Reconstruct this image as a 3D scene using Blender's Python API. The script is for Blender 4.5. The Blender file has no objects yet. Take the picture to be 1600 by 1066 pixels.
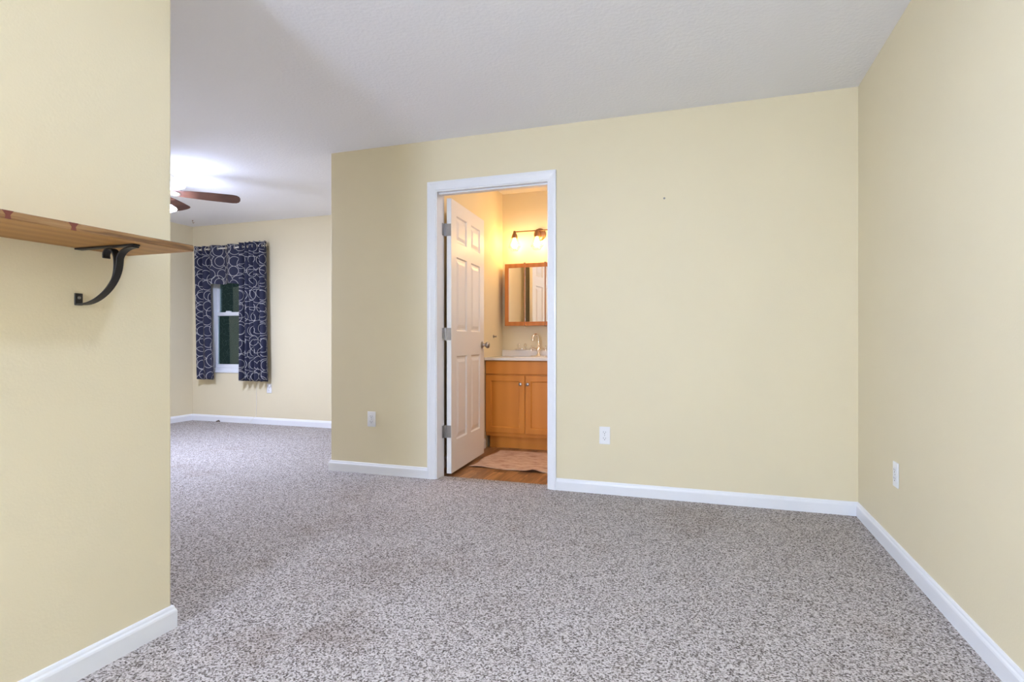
import bpy, bmesh, math, random
from mathutils import Vector, Matrix
random.seed(7)
PI = math.pi
scn = bpy.context.scene
C = scn.collection

# ------------------------------------------------------------------ camera
YAW = math.radians(18.7)
F = 878.0
HC = 0.99
cam_d = bpy.data.cameras.new('camera')
cam = bpy.data.objects.new('camera', cam_d)
C.objects.link(cam)
cam.location = (0, 0, HC)
cam.rotation_euler = (PI/2, 0, YAW)
cam_d.sensor_width = 36
cam_d.lens = 36*F/1600
cam_d.shift_y = 1/1600
cam_d.clip_start = 0.02
scn.camera = cam

# ------------------------------------------------------------------ world (night outside)
w = bpy.data.worlds.new('night')
scn.world = w
w.use_nodes = True
w.node_tree.nodes['Background'].inputs[0].default_value = (0.020, 0.029, 0.028, 1)
w.node_tree.nodes['Background'].inputs[1].default_value = 1.0

# ------------------------------------------------------------------ exposure
vs = scn.view_settings
vs.view_transform = 'Standard'
vs.look = 'None'
vs.gamma = 1
vs.use_curve_mapping = False
vs.exposure = 0.57

# ------------------------------------------------------------------ lamps of the rooms and added fill lamps (powers)
ROOM_POWER = 7.5
ROOM_COL = (0.48, 0.63, 1.0)
UP_POWER = 4
UP_COL = (0.54, 0.68, 1.0)
FILL_GLOBE_EMIT = 82
FILL_GLOBE_COL = (0.52, 0.65, 1.0)
FAN_EMIT = 165
FAN_EMIT_UP = 3
FAN_EMIT_RIM = 30
FAN_COL = (0.59, 0.68, 1.0)
BATH_EMIT = 52
BATH_FILL_POWER = 12
BATH_FILL_COL = (0.98, 0.84, 0.84)
BATH_COL = (1.0, 0.62, 0.22)

CEIL = 2.44
Y1 = 3.655      # wall with the bathroom door
Y3 = 5.43       # far wall
XR = 0.84       # right wall
XL0 = -1.738    # left foreground wall face
YE0 = 1.462     # its end
XL3 = -6.10     # far-left wall
XRET = -2.71    # left end of door wall
YB = -3.2       # behind camera
XBL = -1.94     # bathroom left wall
XBR = 0.30
WT = 0.12

def lamp(name, kind, loc, power, col, size=0.1, rot=(0, 0, 0)):
    d = bpy.data.lights.new(name, kind)
    d.energy = power
    d.color = col
    if kind == 'AREA':
        d.shape = 'DISK'; d.size = size
    else:
        d.shadow_soft_size = size
    o = bpy.data.objects.new(name, d)
    C.objects.link(o)
    o.location = loc
    o.rotation_euler = rot
    return o

ROOM_LAMP = (-0.46, 1.66)
lamp('room_lamp_light', 'AREA', (ROOM_LAMP[0], ROOM_LAMP[1], CEIL-0.125), ROOM_POWER, ROOM_COL, 0.16)

UP = (0.10, -0.75, 1.55)  # added uplight, fills the room from behind the camera
lamp('fill_uplight_light', 'AREA', UP, UP_POWER, UP_COL, 0.26, (PI, 0, 0))

SC = (-1.40, -2.20, 1.40)     # globe added as fill light, unseen behind the camera

BC = (-0.55, 4.35)
lamp('bathroom_fill_light', 'POINT', (BC[0], BC[1], 2.30), BATH_FILL_POWER, BATH_FILL_COL, 0.10)  # added fill that brightens the bathroom door and vanity

# ------------------------------------------------------------------ materials
MATS = {}
def newmat(name):
    m = bpy.data.materials.new(name)
    m.use_nodes = True
    MATS[name] = m
    nt = m.node_tree
    return m, nt, nt.nodes['Principled BSDF']

def N(nt, t, **kw):
    n = nt.nodes.new(t)
    for k, v in kw.items():
        if k in n.inputs.keys() if isinstance(k, str) else False:
            n.inputs[k].default_value = v
        else:
            setattr(n, k, v)
    return n

def setin(n, **kw):
    for k, v in kw.items():
        n.inputs[k.replace('_', ' ')].default_value = v
    return n

def simple(name, col, rough=0.5, metal=0.0, spec=0.5, noise=None, bump=None):
    m, nt, b = newmat(name)
    b.inputs['Base Color'].default_value = (*col, 1)
    b.inputs['Roughness'].default_value = rough
    b.inputs['Metallic'].default_value = metal
    b.inputs['Specular IOR Level'].default_value = spec
    tc = N(nt, 'ShaderNodeTexCoord')
    if noise:
        sc, amt = noise
        nz = N(nt, 'ShaderNodeTexNoise'); nz.inputs['Scale'].default_value = sc
        nt.links.new(tc.outputs['Object'], nz.inputs['Vector'])
        mx = N(nt, 'ShaderNodeMix', data_type='RGBA')
        mx.inputs[6].default_value = (*[c*(1-amt) for c in col], 1)
        mx.inputs[7].default_value = (*[min(1, c*(1+amt)) for c in col], 1)
        nt.links.new(nz.outputs['Fac'], mx.inputs[0])
        nt.links.new(mx.outputs[2], b.inputs['Base Color'])
    if bump:
        sc, st, dist = bump
        nz2 = N(nt, 'ShaderNodeTexNoise'); nz2.inputs['Scale'].default_value = sc
        nz2.inputs['Detail'].default_value = 3
        nt.links.new(tc.outputs['Object'], nz2.inputs['Vector'])
        bp = N(nt, 'ShaderNodeBump')
        bp.inputs['Strength'].default_value = st
        bp.inputs['Distance'].default_value = dist
        nt.links.new(nz2.outputs['Fac'], bp.inputs['Height'])
        nt.links.new(bp.outputs['Normal'], b.inputs['Normal'])
    return m

WALL = simple('yellow_paint', (0.755, 0.662, 0.450), 0.6, spec=0.3, noise=(3, 0.02), bump=(140, 0.12, 0.003))
CEILM = simple('ceiling_paint', (0.90, 0.89, 0.89), 0.9, spec=0.1, bump=(55, 0.35, 0.006))
TRIM = simple('white_trim_paint', (0.82, 0.82, 0.82), 0.35, noise=(5, 0.015))
DOORM = simple('white_door_paint', (0.80, 0.78, 0.75), 0.4, bump=(180, 0.05, 0.002))
PLATE = simple('white_plastic', (0.82, 0.81, 0.80), 0.3, noise=(20, 0.01))
SLOT = simple('dark_slot', (0.05, 0.045, 0.04), 0.6, noise=(20, 0.1))
NICKEL = simple('satin_nickel', (0.36, 0.34, 0.32), 0.32, 1.0, noise=(40, 0.08))
CHROME = simple('warm_chrome', (0.86, 0.82, 0.76), 0.10, 1.0, noise=(40, 0.03))
BRONZE = simple('aged_bronze', (0.32, 0.18, 0.10), 0.38, 0.9, noise=(30, 0.15))
IRON = simple('black_iron', (0.022, 0.020, 0.018), 0.45, 0.3, noise=(60, 0.3), bump=(90, 0.25, 0.002))
COUNTER = simple('cultured_marble', (0.84, 0.80, 0.74), 0.18, noise=(6, 0.03))
MIRROR = simple('mirror_silver', (0.92, 0.92, 0.91), 0.02, 1.0)
BRUSHED = simple('fan_motor_metal', (0.62, 0.55, 0.42), 0.3, 1.0, noise=(30, 0.05))
VINYL = simple('white_vinyl', (0.78, 0.79, 0.80), 0.35, noise=(20, 0.01))
WIREM = simple('pale_cord', (0.78, 0.74, 0.66), 0.5, noise=(30, 0.03))
STAINB = simple('brown_debris', (0.10, 0.06, 0.035), 0.7, noise=(80, 0.3))

def emat(name, col, strength, base=(0.9, 0.9, 0.9)):
    m, nt, b = newmat(name)
    b.inputs['Base Color'].default_value = (*base, 1)
    b.inputs['Emission Color'].default_value = (*col, 1)
    b.inputs['Emission Strength'].default_value = strength
    return m
FANGLASS = emat('lit_frosted_glass', FAN_COL, FAN_EMIT)
FANGLASS_UP = emat('lit_frosted_glass_uplight', FAN_COL, FAN_EMIT_UP)
BULB = emat('lit_bulb', BATH_COL, BATH_EMIT)
FILL_GLOBE_MAT = emat('lit_fill_globe', FILL_GLOBE_COL, FILL_GLOBE_EMIT)
FANGLASS_RIM = emat('lit_frosted_glass_rim', FAN_COL, FAN_EMIT_RIM)
ROOMGLASS = emat('lit_opal_glass', ROOM_COL, 8)

def glass_mat():
    m, nt, b = newmat('window_glass')
    out = nt.nodes['Material Output']
    tr = N(nt, 'ShaderNodeBsdfTransparent'); tr.inputs[0].default_value = (0.75, 0.85, 0.85, 1)
    gl = N(nt, 'ShaderNodeBsdfGlossy'); gl.inputs['Roughness'].default_value = 0.0
    gl.inputs[0].default_value = (0.9, 1, 1, 1)
    mx = N(nt, 'ShaderNodeMixShader')
    mx.inputs[0].default_value = 0.06
    nt.links.new(tr.outputs[0], mx.inputs[1]); nt.links.new(gl.outputs[0], mx.inputs[2])
    nt.links.new(mx.outputs[0], out.inputs['Surface'])
    return m
GLASS = glass_mat()

def ramp(nt, stops):
    r = N(nt, 'ShaderNodeValToRGB')
    el = r.color_ramp.elements
    while len(el) < len(stops):
        el.new(0.5)
    for e, (p, c) in zip(el, stops):
        e.position = p; e.color = (*c, 1)
    return r

def wood_mat(name, stops, scale=(1, 1, 1), wave=6, dist=6, rough=0.45, bumpst=0.1, detail_scale=3):
    m, nt, b = newmat(name)
    tc = N(nt, 'ShaderNodeTexCoord')
    mp = N(nt, 'ShaderNodeMapping'); mp.inputs['Scale'].default_value = scale
    nt.links.new(tc.outputs['Object'], mp.inputs[0])
    nz = N(nt, 'ShaderNodeTexNoise')
    setin(nz, Scale=detail_scale, Detail=6, Roughness=0.6, Distortion=0.6)
    nt.links.new(mp.outputs[0], nz.inputs['Vector'])
    wv = N(nt, 'ShaderNodeTexWave')
    setin(wv, Scale=wave, Distortion=dist, Detail=4, Detail_Scale=1.5)
    nt.links.new(mp.outputs[0], wv.inputs['Vector'])
    ad = N(nt, 'ShaderNodeMath', operation='MULTIPLY_ADD')
    ad.inputs[1].default_value = 0.45
    nt.links.new(wv.outputs['Fac'], ad.inputs[0])
    ml = N(nt, 'ShaderNodeMath', operation='MULTIPLY'); ml.inputs[1].default_value = 0.6
    nt.links.new(nz.outputs['Fac'], ml.inputs[0])
    nt.links.new(ml.outputs[0], ad.inputs[2])
    r = ramp(nt, stops)
    nt.links.new(ad.outputs[0], r.inputs[0])
    nt.links.new(r.outputs[0], b.inputs['Base Color'])
    b.inputs['Roughness'].default_value = rough
    bp = N(nt, 'ShaderNodeBump'); bp.inputs['Strength'].default_value = bumpst; bp.inputs['Distance'].default_value = 0.002
    nt.links.new(ad.outputs[0], bp.inputs['Height']); nt.links.new(bp.outputs[0], b.inputs['Normal'])
    return m
SHELFW = wood_mat('shelf_oak', [(0.15, (0.36, 0.165, 0.035)), (0.45, (0.42, 0.20, 0.048)), (0.8, (0.48, 0.24, 0.062))],
                (6, 0.5, 10), 0.7, 5, 0.5, 0.12, 3)
SHELFEDGE = wood_mat('shelf_edge_oak', [(0.2, (0.10, 0.048, 0.016)), (0.5, (0.27, 0.135, 0.045)), (0.85, (0.38, 0.22, 0.09))],
                     (8, 1.6, 40), 1.5, 7, 0.7, 0.5, 7)
INLAY = simple('red_brown_wood', (0.16, 0.035, 0.018), 0.6, noise=(60, 0.25))
MAPLE = wood_mat('honey_maple', [(0.1, (0.62, 0.225, 0.030)), (0.5, (0.66, 0.245, 0.035)), (0.9, (0.70, 0.27, 0.042))],
                 (2.5, 2.5, 0.4), 1, 3, 0.32, 0.03, 2.5)
CHERRY = wood_mat('mirror_frame_wood', [(0.1, (0.46, 0.15, 0.03)), (0.9, (0.58, 0.21, 0.045))],
                  (5, 5, 0.8), 1, 3, 0.3, 0.03, 2.5)
BLADEM = wood_mat('rosewood_blade', [(0.1, (0.055, 0.020, 0.012)), (0.5, (0.085, 0.032, 0.018)), (0.9, (0.12, 0.048, 0.026))],
                  (0.8, 8, 8), 2, 3, 0.4, 0.03, 4)

SHADE_PATCHES = [(-1.20, 1.60, 0.22, 0.42), (-1.36, 2.12, 0.36, 0.34), (-1.09, 2.28, 0.28, 0.22), (-1.38, 1.48, 0.20, 0.38), (-1.79, 2.66, 0.42, 0.22), (-0.76, 1.95, 0.24, 0.15)]  # carpet spots where dimmer light is painted as colour
def carpet_mat():
    m, nt, b = newmat('speckled_carpet')
    tc = N(nt, 'ShaderNodeTexCoord')
    n1 = N(nt, 'ShaderNodeTexNoise'); setin(n1, Scale=135.0, Detail=2.5, Roughness=0.65)
    v1 = N(nt, 'ShaderNodeTexVoronoi'); setin(v1, Scale=200.0)
    big = N(nt, 'ShaderNodeTexNoise'); setin(big, Scale=1.7, Detail=5, Roughness=0.6, Distortion=0.6)
    for n in (n1, v1, big):
        nt.links.new(tc.outputs['Object'], n.inputs['Vector'])
    sep = N(nt, 'ShaderNodeSeparateColor')
    nt.links.new(v1.outputs['Color'], sep.inputs[0])
    mx = N(nt, 'ShaderNodeMath', operation='MULTIPLY_ADD'); mx.inputs[1].default_value = 0.42
    nt.links.new(sep.outputs[0], mx.inputs[0])
    ml = N(nt, 'ShaderNodeMath', operation='MULTIPLY'); ml.inputs[1].default_value = 0.58
    nt.links.new(n1.outputs['Fac'], ml.inputs[0]); nt.links.new(ml.outputs[0], mx.inputs[2])
    r = ramp(nt, [(0.26, (0.09, 0.072, 0.062)), (0.40, (0.25, 0.215, 0.188)), (0.52, (0.50, 0.45, 0.41)), (0.70, (0.66, 0.61, 0.57))])
    nt.links.new(mx.outputs[0], r.inputs[0])
    # uneven light over the carpet, painted as broad noise tone
    r2 = ramp(nt, [(0.30, (0.88, 0.85, 0.82)), (0.44, (1, 1, 1)), (0.75, (1.0, 1.0, 1.0))])
    nt.links.new(big.outputs['Fac'], r2.inputs[0])
    mm = N(nt, 'ShaderNodeMix', data_type='RGBA', blend_type='MULTIPLY'); mm.inputs[0].default_value = 1
    nt.links.new(r.outputs[0], mm.inputs[6]); nt.links.new(r2.outputs[0], mm.inputs[7])
    # browner patches of dimmer light, painted into the pile colour
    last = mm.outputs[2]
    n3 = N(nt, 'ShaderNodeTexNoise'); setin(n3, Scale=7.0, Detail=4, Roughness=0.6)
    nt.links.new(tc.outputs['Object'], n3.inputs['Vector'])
    for (px, py, pr, amt) in SHADE_PATCHES:
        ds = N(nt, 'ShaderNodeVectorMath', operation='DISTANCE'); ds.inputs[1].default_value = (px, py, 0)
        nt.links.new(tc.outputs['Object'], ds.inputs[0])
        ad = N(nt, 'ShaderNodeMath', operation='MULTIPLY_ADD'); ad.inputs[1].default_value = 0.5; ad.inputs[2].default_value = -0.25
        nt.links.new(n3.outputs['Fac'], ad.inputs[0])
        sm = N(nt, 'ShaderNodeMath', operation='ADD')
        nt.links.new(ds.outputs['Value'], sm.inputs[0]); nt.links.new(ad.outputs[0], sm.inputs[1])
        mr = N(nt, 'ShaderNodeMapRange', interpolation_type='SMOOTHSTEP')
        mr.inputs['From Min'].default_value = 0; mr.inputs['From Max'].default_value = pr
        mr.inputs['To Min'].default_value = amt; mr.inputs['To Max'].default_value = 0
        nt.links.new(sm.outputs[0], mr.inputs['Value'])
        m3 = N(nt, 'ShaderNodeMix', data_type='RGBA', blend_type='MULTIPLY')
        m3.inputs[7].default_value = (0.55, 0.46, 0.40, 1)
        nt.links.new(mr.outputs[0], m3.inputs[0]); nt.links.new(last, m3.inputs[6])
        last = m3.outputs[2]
    nt.links.new(last, b.inputs['Base Color'])
    b.inputs['Roughness'].default_value = 1.0
    b.inputs['Specular IOR Level'].default_value = 0.05
    bp = N(nt, 'ShaderNodeBump'); bp.inputs['Strength'].default_value = 0.7; bp.inputs['Distance'].default_value = 0.008
    nt.links.new(mx.outputs[0], bp.inputs['Height']); nt.links.new(bp.outputs[0], b.inputs['Normal'])
    return m
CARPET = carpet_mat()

def plank_mat():
    m, nt, b = newmat('plank_floor')
    tc = N(nt, 'ShaderNodeTexCoord')
    mp = N(nt, 'ShaderNodeMapping'); mp.inputs['Rotation'].default_value = (0, 0, PI/2)
    nt.links.new(tc.outputs['Object'], mp.inputs[0])
    br = N(nt, 'ShaderNodeTexBrick')
    br.inputs['Color1'].default_value = (0.50, 0.26, 0.10, 1)
    br.inputs['Color2'].default_value = (0.13, 0.052, 0.020, 1)
    br.inputs['Mortar'].default_value = (0.04, 0.018, 0.008, 1)
    setin(br, Scale=1.0, Mortar_Size=0.0012, Bias=-0.1, Brick_Width=0.9, Row_Height=0.095)
    nt.links.new(mp.outputs[0], br.inputs['Vector'])
    mp2 = N(nt, 'ShaderNodeMapping'); mp2.inputs['Scale'].default_value = (14, 1.5, 1)
    nt.links.new(tc.outputs['Object'], mp2.inputs[0])
    nz = N(nt, 'ShaderNodeTexNoise'); setin(nz, Scale=3, Detail=6, Distortion=1.2)
    nt.links.new(mp2.outputs[0], nz.inputs['Vector'])
    r = ramp(nt, [(0.3, (0.55, 0.5, 0.45)), (0.7, (1.25, 1.2, 1.15))])
    nt.links.new(nz.outputs['Fac'], r.inputs[0])
    mm = N(nt, 'ShaderNodeMix', data_type='RGBA', blend_type='MULTIPLY'); mm.inputs[0].default_value = 1
    nt.links.new(br.outputs['Color'], mm.inputs[6]); nt.links.new(r.outputs[0], mm.inputs[7])
    nt.links.new(mm.outputs[2], b.inputs['Base Color'])
    b.inputs['Roughness'].default_value = 0.35
    return m
PLANK = plank_mat()

def rug_mat():
    m, nt, b = newmat('woven_rug')
    tc = N(nt, 'ShaderNodeTexCoord')
    mp = N(nt, 'ShaderNodeMapping'); mp.inputs['Scale'].default_value = (1.0, 3.0, 1)
    nt.links.new(tc.outputs['Object'], mp.inputs[0])
    nz = N(nt, 'ShaderNodeTexNoise'); setin(nz, Scale=9, Detail=6, Roughness=0.7)
    nt.links.new(mp.outputs[0], nz.inputs['Vector'])
    r = ramp(nt, [(0.35, (0.42, 0.22, 0.14)), (0.5, (0.62, 0.41, 0.28)), (0.65, (0.72, 0.54, 0.38))])
    nt.links.new(nz.outputs['Fac'], r.inputs[0]); nt.links.new(r.outputs[0], b.inputs['Base Color'])
    b.inputs['Roughness'].default_value = 0.95
    n2 = N(nt, 'ShaderNodeTexNoise'); setin(n2, Scale=200)
    nt.links.new(tc.outputs['Object'], n2.inputs['Vector'])
    bp = N(nt, 'ShaderNodeBump'); bp.inputs['Strength'].default_value = 0.5; bp.inputs['Distance'].default_value = 0.003
    nt.links.new(n2.outputs['Fac'], bp.inputs['Height']); nt.links.new(bp.outputs[0], b.inputs['Normal'])
    return m
RUG = rug_mat()

def curtain_mat():
    m, nt, b = newmat('navy_ring_fabric')
    uv = N(nt, 'ShaderNodeUVMap'); uv.uv_map = 'UVMap'
    total = None
    # (cells per metre, ring radius / cell, offset, line width / cell)
    for sc, rad, off, wd in ((7.2, 0.42, (0, 0), 0.018), (5.0, 0.40, (11.4, 2.7), 0.013)):
        mp = N(nt, 'ShaderNodeMapping'); mp.inputs['Location'].default_value = (off[0], off[1], 0)
        nt.links.new(uv.outputs[0], mp.inputs[0])
        v = N(nt, 'ShaderNodeTexVoronoi', voronoi_dimensions='2D'); setin(v, Scale=sc, Randomness=0.35)
        nt.links.new(mp.outputs[0], v.inputs['Vector'])
        s1 = N(nt, 'ShaderNodeMath', operation='SUBTRACT'); s1.inputs[1].default_value = rad
        nt.links.new(v.outputs['Distance'], s1.inputs[0])
        a = N(nt, 'ShaderNodeMath', operation='ABSOLUTE'); nt.links.new(s1.outputs[0], a.inputs[0])
        l = N(nt, 'ShaderNodeMath', operation='LESS_THAN'); l.inputs[1].default_value = wd
        nt.links.new(a.outputs[0], l.inputs[0])
        if total is None:
            total = l.outputs[0]
        else:
            mxx = N(nt, 'ShaderNodeMath', operation='MAXIMUM')
            nt.links.new(total, mxx.inputs[0]); nt.links.new(l.outputs[0], mxx.inputs[1])
            total = mxx.outputs[0]
    mx = N(nt, 'ShaderNodeMix', data_type='RGBA')
    mx.inputs[6].default_value = (0.016, 0.018, 0.044, 1)
    mx.inputs[7].default_value = (0.45, 0.43, 0.41, 1)
    nt.links.new(total, mx.inputs[0]); nt.links.new(mx.outputs[2], b.inputs['Base Color'])
    b.inputs['Roughness'].default_value = 0.8
    return m
CURTAIN = curtain_mat()

# ------------------------------------------------------------------ mesh helpers
def obj(name, bm, mat, parent=None, smooth=False, bevel=0, loc=None, seg=2, label=None):
    bmesh.ops.recalc_face_normals(bm, faces=bm.faces)
    me = bpy.data.meshes.new(name)
    bm.to_mesh(me); bm.free()
    mats = mat if isinstance(mat, (list, tuple)) else [mat]
    for mm in mats:
        me.materials.append(mm)
    o = bpy.data.objects.new(name, me)
    C.objects.link(o)
    if parent: o.parent = parent
    if loc: o.location = loc
    if smooth:
        for p in me.polygons: p.use_smooth = True
    if bevel:
        b = o.modifiers.new('bevel', 'BEVEL'); b.width = bevel; b.segments = seg
        b.limit_method = 'ANGLE'; b.angle_limit = math.radians(40)
        for p in me.polygons: p.use_smooth = True
        me.set_sharp_from_angle(angle=math.radians(35)) if hasattr(me, 'set_sharp_from_angle') else None
    elif smooth:
        me.set_sharp_from_angle(angle=math.radians(45)) if hasattr(me, 'set_sharp_from_angle') else None
    if label: o['label'] = label
    return o

def thing(name, label, cat, loc=(0, 0, 0), rotz=0, group=None):
    o = bpy.data.objects.new(name, None)
    C.objects.link(o)
    o.empty_display_size = 0.1
    o.location = loc; o.rotation_euler = (0, 0, rotz)
    o['label'] = label; o['category'] = cat
    if group: o['group'] = group
    return o

def tag(o, label, cat, group=None):
    o['label'] = label; o['category'] = cat
    if group: o['group'] = group
    return o

def struct(o, label=None, cat=None):
    o['kind'] = 'structure'
    if label: o['label'] = label
    if cat: o['category'] = cat
    return o

def box(bm, x0, x1, y0, y1, z0, z1, mi=0):
    vs_ = [bm.verts.new(p) for p in ((x0, y0, z0), (x1, y0, z0), (x1, y1, z0), (x0, y1, z0),
                                     (x0, y0, z1), (x1, y0, z1), (x1, y1, z1), (x0, y1, z1))]
    for f in ((0, 3, 2, 1), (4, 5, 6, 7), (0, 1, 5, 4), (1, 2, 6, 5), (2, 3, 7, 6), (3, 0, 4, 7)):
        fc = bm.faces.new([vs_[i] for i in f]); fc.material_index = mi
    return bm

def bx(*a):
    return box(bmesh.new(), *a)

def prism(bm, pts, axis, a, b):
    """pts: 2D polygon in the two other axes (order x,y,z without axis), extruded a..b"""
    def P(p, t):
        if axis == 'y': return (p[0], t, p[1])
        if axis == 'x': return (t, p[0], p[1])
        return (p[0], p[1], t)
    v0 = [bm.verts.new(P(p, a)) for p in pts]
    v1 = [bm.verts.new(P(p, b)) for p in pts]
    bm.faces.new(v0); bm.faces.new(v1[::-1])
    n = len(pts)
    for i in range(n):
        bm.faces.new((v0[i], v0[(i+1) % n], v1[(i+1) % n], v1[i]))
    return bm

def lathe(bm, prof, seg=24, origin=(0, 0, 0), axis='z'):
    ox, oy, oz = origin
    rings = []
    for r, z in prof:
        ring = []
        for i in range(seg):
            a = 2*PI*i/seg
            c, s = r*math.cos(a), r*math.sin(a)
            if axis == 'z': p = (ox+c, oy+s, oz+z)
            elif axis == 'y': p = (ox+c, oy+z, oz+s)
            else: p = (ox+z, oy+c, oz+s)
            ring.append(bm.verts.new(p))
        rings.append(ring)
    for a, b in zip(rings, rings[1:]):
        for i in range(seg):
            bm.faces.new((a[i], a[(i+1) % seg], b[(i+1) % seg], b[i]))
    for rg in (rings[0], rings[-1]):
        try: bm.faces.new(rg)
        except ValueError: pass
    return bm

def tube(bm, pts, r, seg=10, closed=False, radii=None):
    pts = [Vector(p) for p in pts]
    n = len(pts)
    rings = []
    up = None
    for i, p in enumerate(pts):
        if closed:
            t = (pts[(i+1) % n]-pts[i-1]).normalized()
        else:
            t = (pts[min(i+1, n-1)]-pts[max(i-1, 0)]).normalized()
        if up is None:
            up = Vector((0, 0, 1)) if abs(t.z) < 0.9 else Vector((1, 0, 0))
        s = t.cross(up).normalized(); up = s.cross(t).normalized()
        rr = radii[i] if radii else r
        rings.append([bm.verts.new(p+rr*(math.cos(2*PI*k/seg)*s+math.sin(2*PI*k/seg)*up)) for k in range(seg)])
    m = n if closed else n-1
    for i in range(m):
        a, b = rings[i], rings[(i+1) % n]
        for k in range(seg):
            bm.faces.new((a[k], a[(k+1) % seg], b[(k+1) % seg], b[k]))
    if not closed:
        bm.faces.new(rings[0][::-1]); bm.faces.new(rings[-1])
    return bm

def strap(bm, pts, width, thick, wdir):
    """flat bar following pts (3D), width along wdir"""
    pts = [Vector(p) for p in pts]; wd = Vector(wdir)
    n = len(pts); rings = []
    for i, p in enumerate(pts):
        t = (pts[min(i+1, n-1)]-pts[max(i-1, 0)]).normalized()
        nn = t.cross(wd).normalized()
        rings.append([bm.verts.new(p+a*wd*width/2+b*nn*thick/2) for a, b in ((-1, -1), (1, -1), (1, 1), (-1, 1))])
    for a, b in zip(rings, rings[1:]):
        for k in range(4):
            bm.faces.new((a[k], a[(k+1) % 4], b[(k+1) % 4], b[k]))
    bm.faces.new(rings[0][::-1]); bm.faces.new(rings[-1])
    return bm

def bez(p0, p1, p2, p3, n=12):
    out = []
    for i in range(n+1):
        t = i/n
        out.append(tuple((1-t)**3*a+3*(1-t)**2*t*b+3*(1-t)*t*t*c+t**3*d for a, b, c, d in zip(p0, p1, p2, p3)))
    return out

# ------------------------------------------------------------------ shell
OX0, OX1 = -1.825, -0.97       # rough opening of the bathroom door
OZ = 2.085
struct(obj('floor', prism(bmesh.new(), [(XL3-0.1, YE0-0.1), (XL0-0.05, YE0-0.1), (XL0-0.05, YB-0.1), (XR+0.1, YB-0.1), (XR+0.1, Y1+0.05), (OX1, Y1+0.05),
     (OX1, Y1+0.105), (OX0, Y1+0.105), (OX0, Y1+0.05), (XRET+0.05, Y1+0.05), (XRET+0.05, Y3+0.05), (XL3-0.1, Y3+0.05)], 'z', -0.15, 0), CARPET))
struct(obj('floor_bathroom', bx(XBL-0.05, XBR+0.05, Y1+0.02, Y3+0.05, -0.16, -0.012), PLANK))
struct(obj('ceiling', prism(bmesh.new(), [(XL3-0.1, YE0-0.1), (XL0-0.05, YE0-0.1), (XL0-0.05, YB-0.1), (XR+0.1, YB-0.1), (XR+0.1, Y1+0.06),
     (XRET+0.05, Y1+0.06), (XRET+0.05, Y3+0.06), (XL3-0.1, Y3+0.06)], 'z', CEIL, CEIL+0.12), CEILM))
struct(obj('ceiling_bathroom', bx(XBL-0.05, XBR+0.05, Y1+0.06, Y3+0.05, 2.50, 2.62), CEILM))
struct(obj('wall_back', prism(bmesh.new(), [(XRET, -0.15), (OX0, -0.15), (OX0, OZ), (OX1, OZ), (OX1, -0.15), (XR+0.1, -0.15), (XR+0.1, 2.62), (XRET, 2.62)],
                              'y', Y1, Y1+WT), WALL, bevel=0.006))
struct(obj('wall_return', bx(XRET, XRET+0.1, Y1+WT, Y3+0.06, -0.15, 2.55), WALL))
struct(obj('wall_right', bx(XR, XR+0.12, YB-0.1, Y1+WT, -0.15, 2.55), WALL))
struct(obj('wall_left', prism(bmesh.new(), [(XL0, YB-0.1), (XL0, YE0), (XL3-0.1, YE0), (XL3-0.1, YE0-0.12), (XL0-0.12, YE0-0.12), (XL0-0.12, YB-0.1)], 'z', -0.15, 2.55), WALL, bevel=0.006))
struct(obj('wall_front', bx(XL0-0.12, XR+0.12, YB-0.12, YB, -0.15, 2.55), WALL))
struct(obj('wall_bedroom_left', bx(XL3-0.12, XL3, YE0-0.1, Y3+0.12, -0.15, 2.55), WALL))
struct(obj('wall_bathroom_left', bx(XBL-0.1, XBL, Y1+WT, Y3+0.06, -0.15, 2.62), WALL))
struct(obj('wall_bathroom_right', bx(XBR, XBR+0.1, Y1+WT, Y3+0.06, -0.15, 2.62), WALL))
struct(obj('wall_bathroom_back', bx(XBL-0.1, XBR+0.1, Y3, Y3+0.12, -0.15, 2.62), WALL))
WX0, WX1, WZ0, WZ1 = -5.815, -4.965, 0.62, 2.06
bm = bmesh.new()
box(bm, XL3-0.1, WX0, Y3, Y3+0.12, -0.15, 2.55)
box(bm, WX1, XRET+0.05, Y3, Y3+0.12, -0.15, 2.55)
box(bm, WX0, WX1, Y3, Y3+0.12, -0.15, WZ0)
box(bm, WX0, WX1, Y3, Y3+0.12, WZ1, 2.55)
struct(obj('wall_far', bm, WALL))

# baseboards
BP = [(0, -0.01), (0.013, -0.01), (0.0135, 0.056), (0.0120, 0.062), (0.0085, 0.067), (0.0075, 0.073), (0.005, 0.078), (0, 0.079)]
def baseboards(path, names, closed=False):
    pts = [Vector((p[0], p[1])) for p in path]
    n = len(pts)
    offs = []
    for i in range(n):
        def nr(a, b):
            d = (b-a).normalized(); return Vector((d.y, -d.x))
        if i == 0: m = nr(pts[0], pts[1])
        elif i == n-1: m = nr(pts[-2], pts[-1])
        else:
            n1, n2 = nr(pts[i-1], pts[i]), nr(pts[i], pts[i+1])
            m = (n1+n2)/(1+n1.dot(n2))
        offs.append(m)
    for i, nm in enumerate(names):
        if nm is None: continue
        bm = bmesh.new()
        ra = [bm.verts.new((*(pts[i]+offs[i]*d), z)) for d, z in BP]
        rb = [bm.verts.new((*(pts[i+1]+offs[i+1]*d), z)) for d, z in BP]
        k = len(BP)
        for j in range(k):
            bm.faces.new((ra[j], ra[(j+1) % k], rb[(j+1) % k], rb[j]))
        bm.faces.new(ra); bm.faces.new(rb[::-1])
        struct(obj(nm, bm, TRIM))
CXL, CXR = -1.877, -0.9235    # outer edges of the casing
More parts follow.
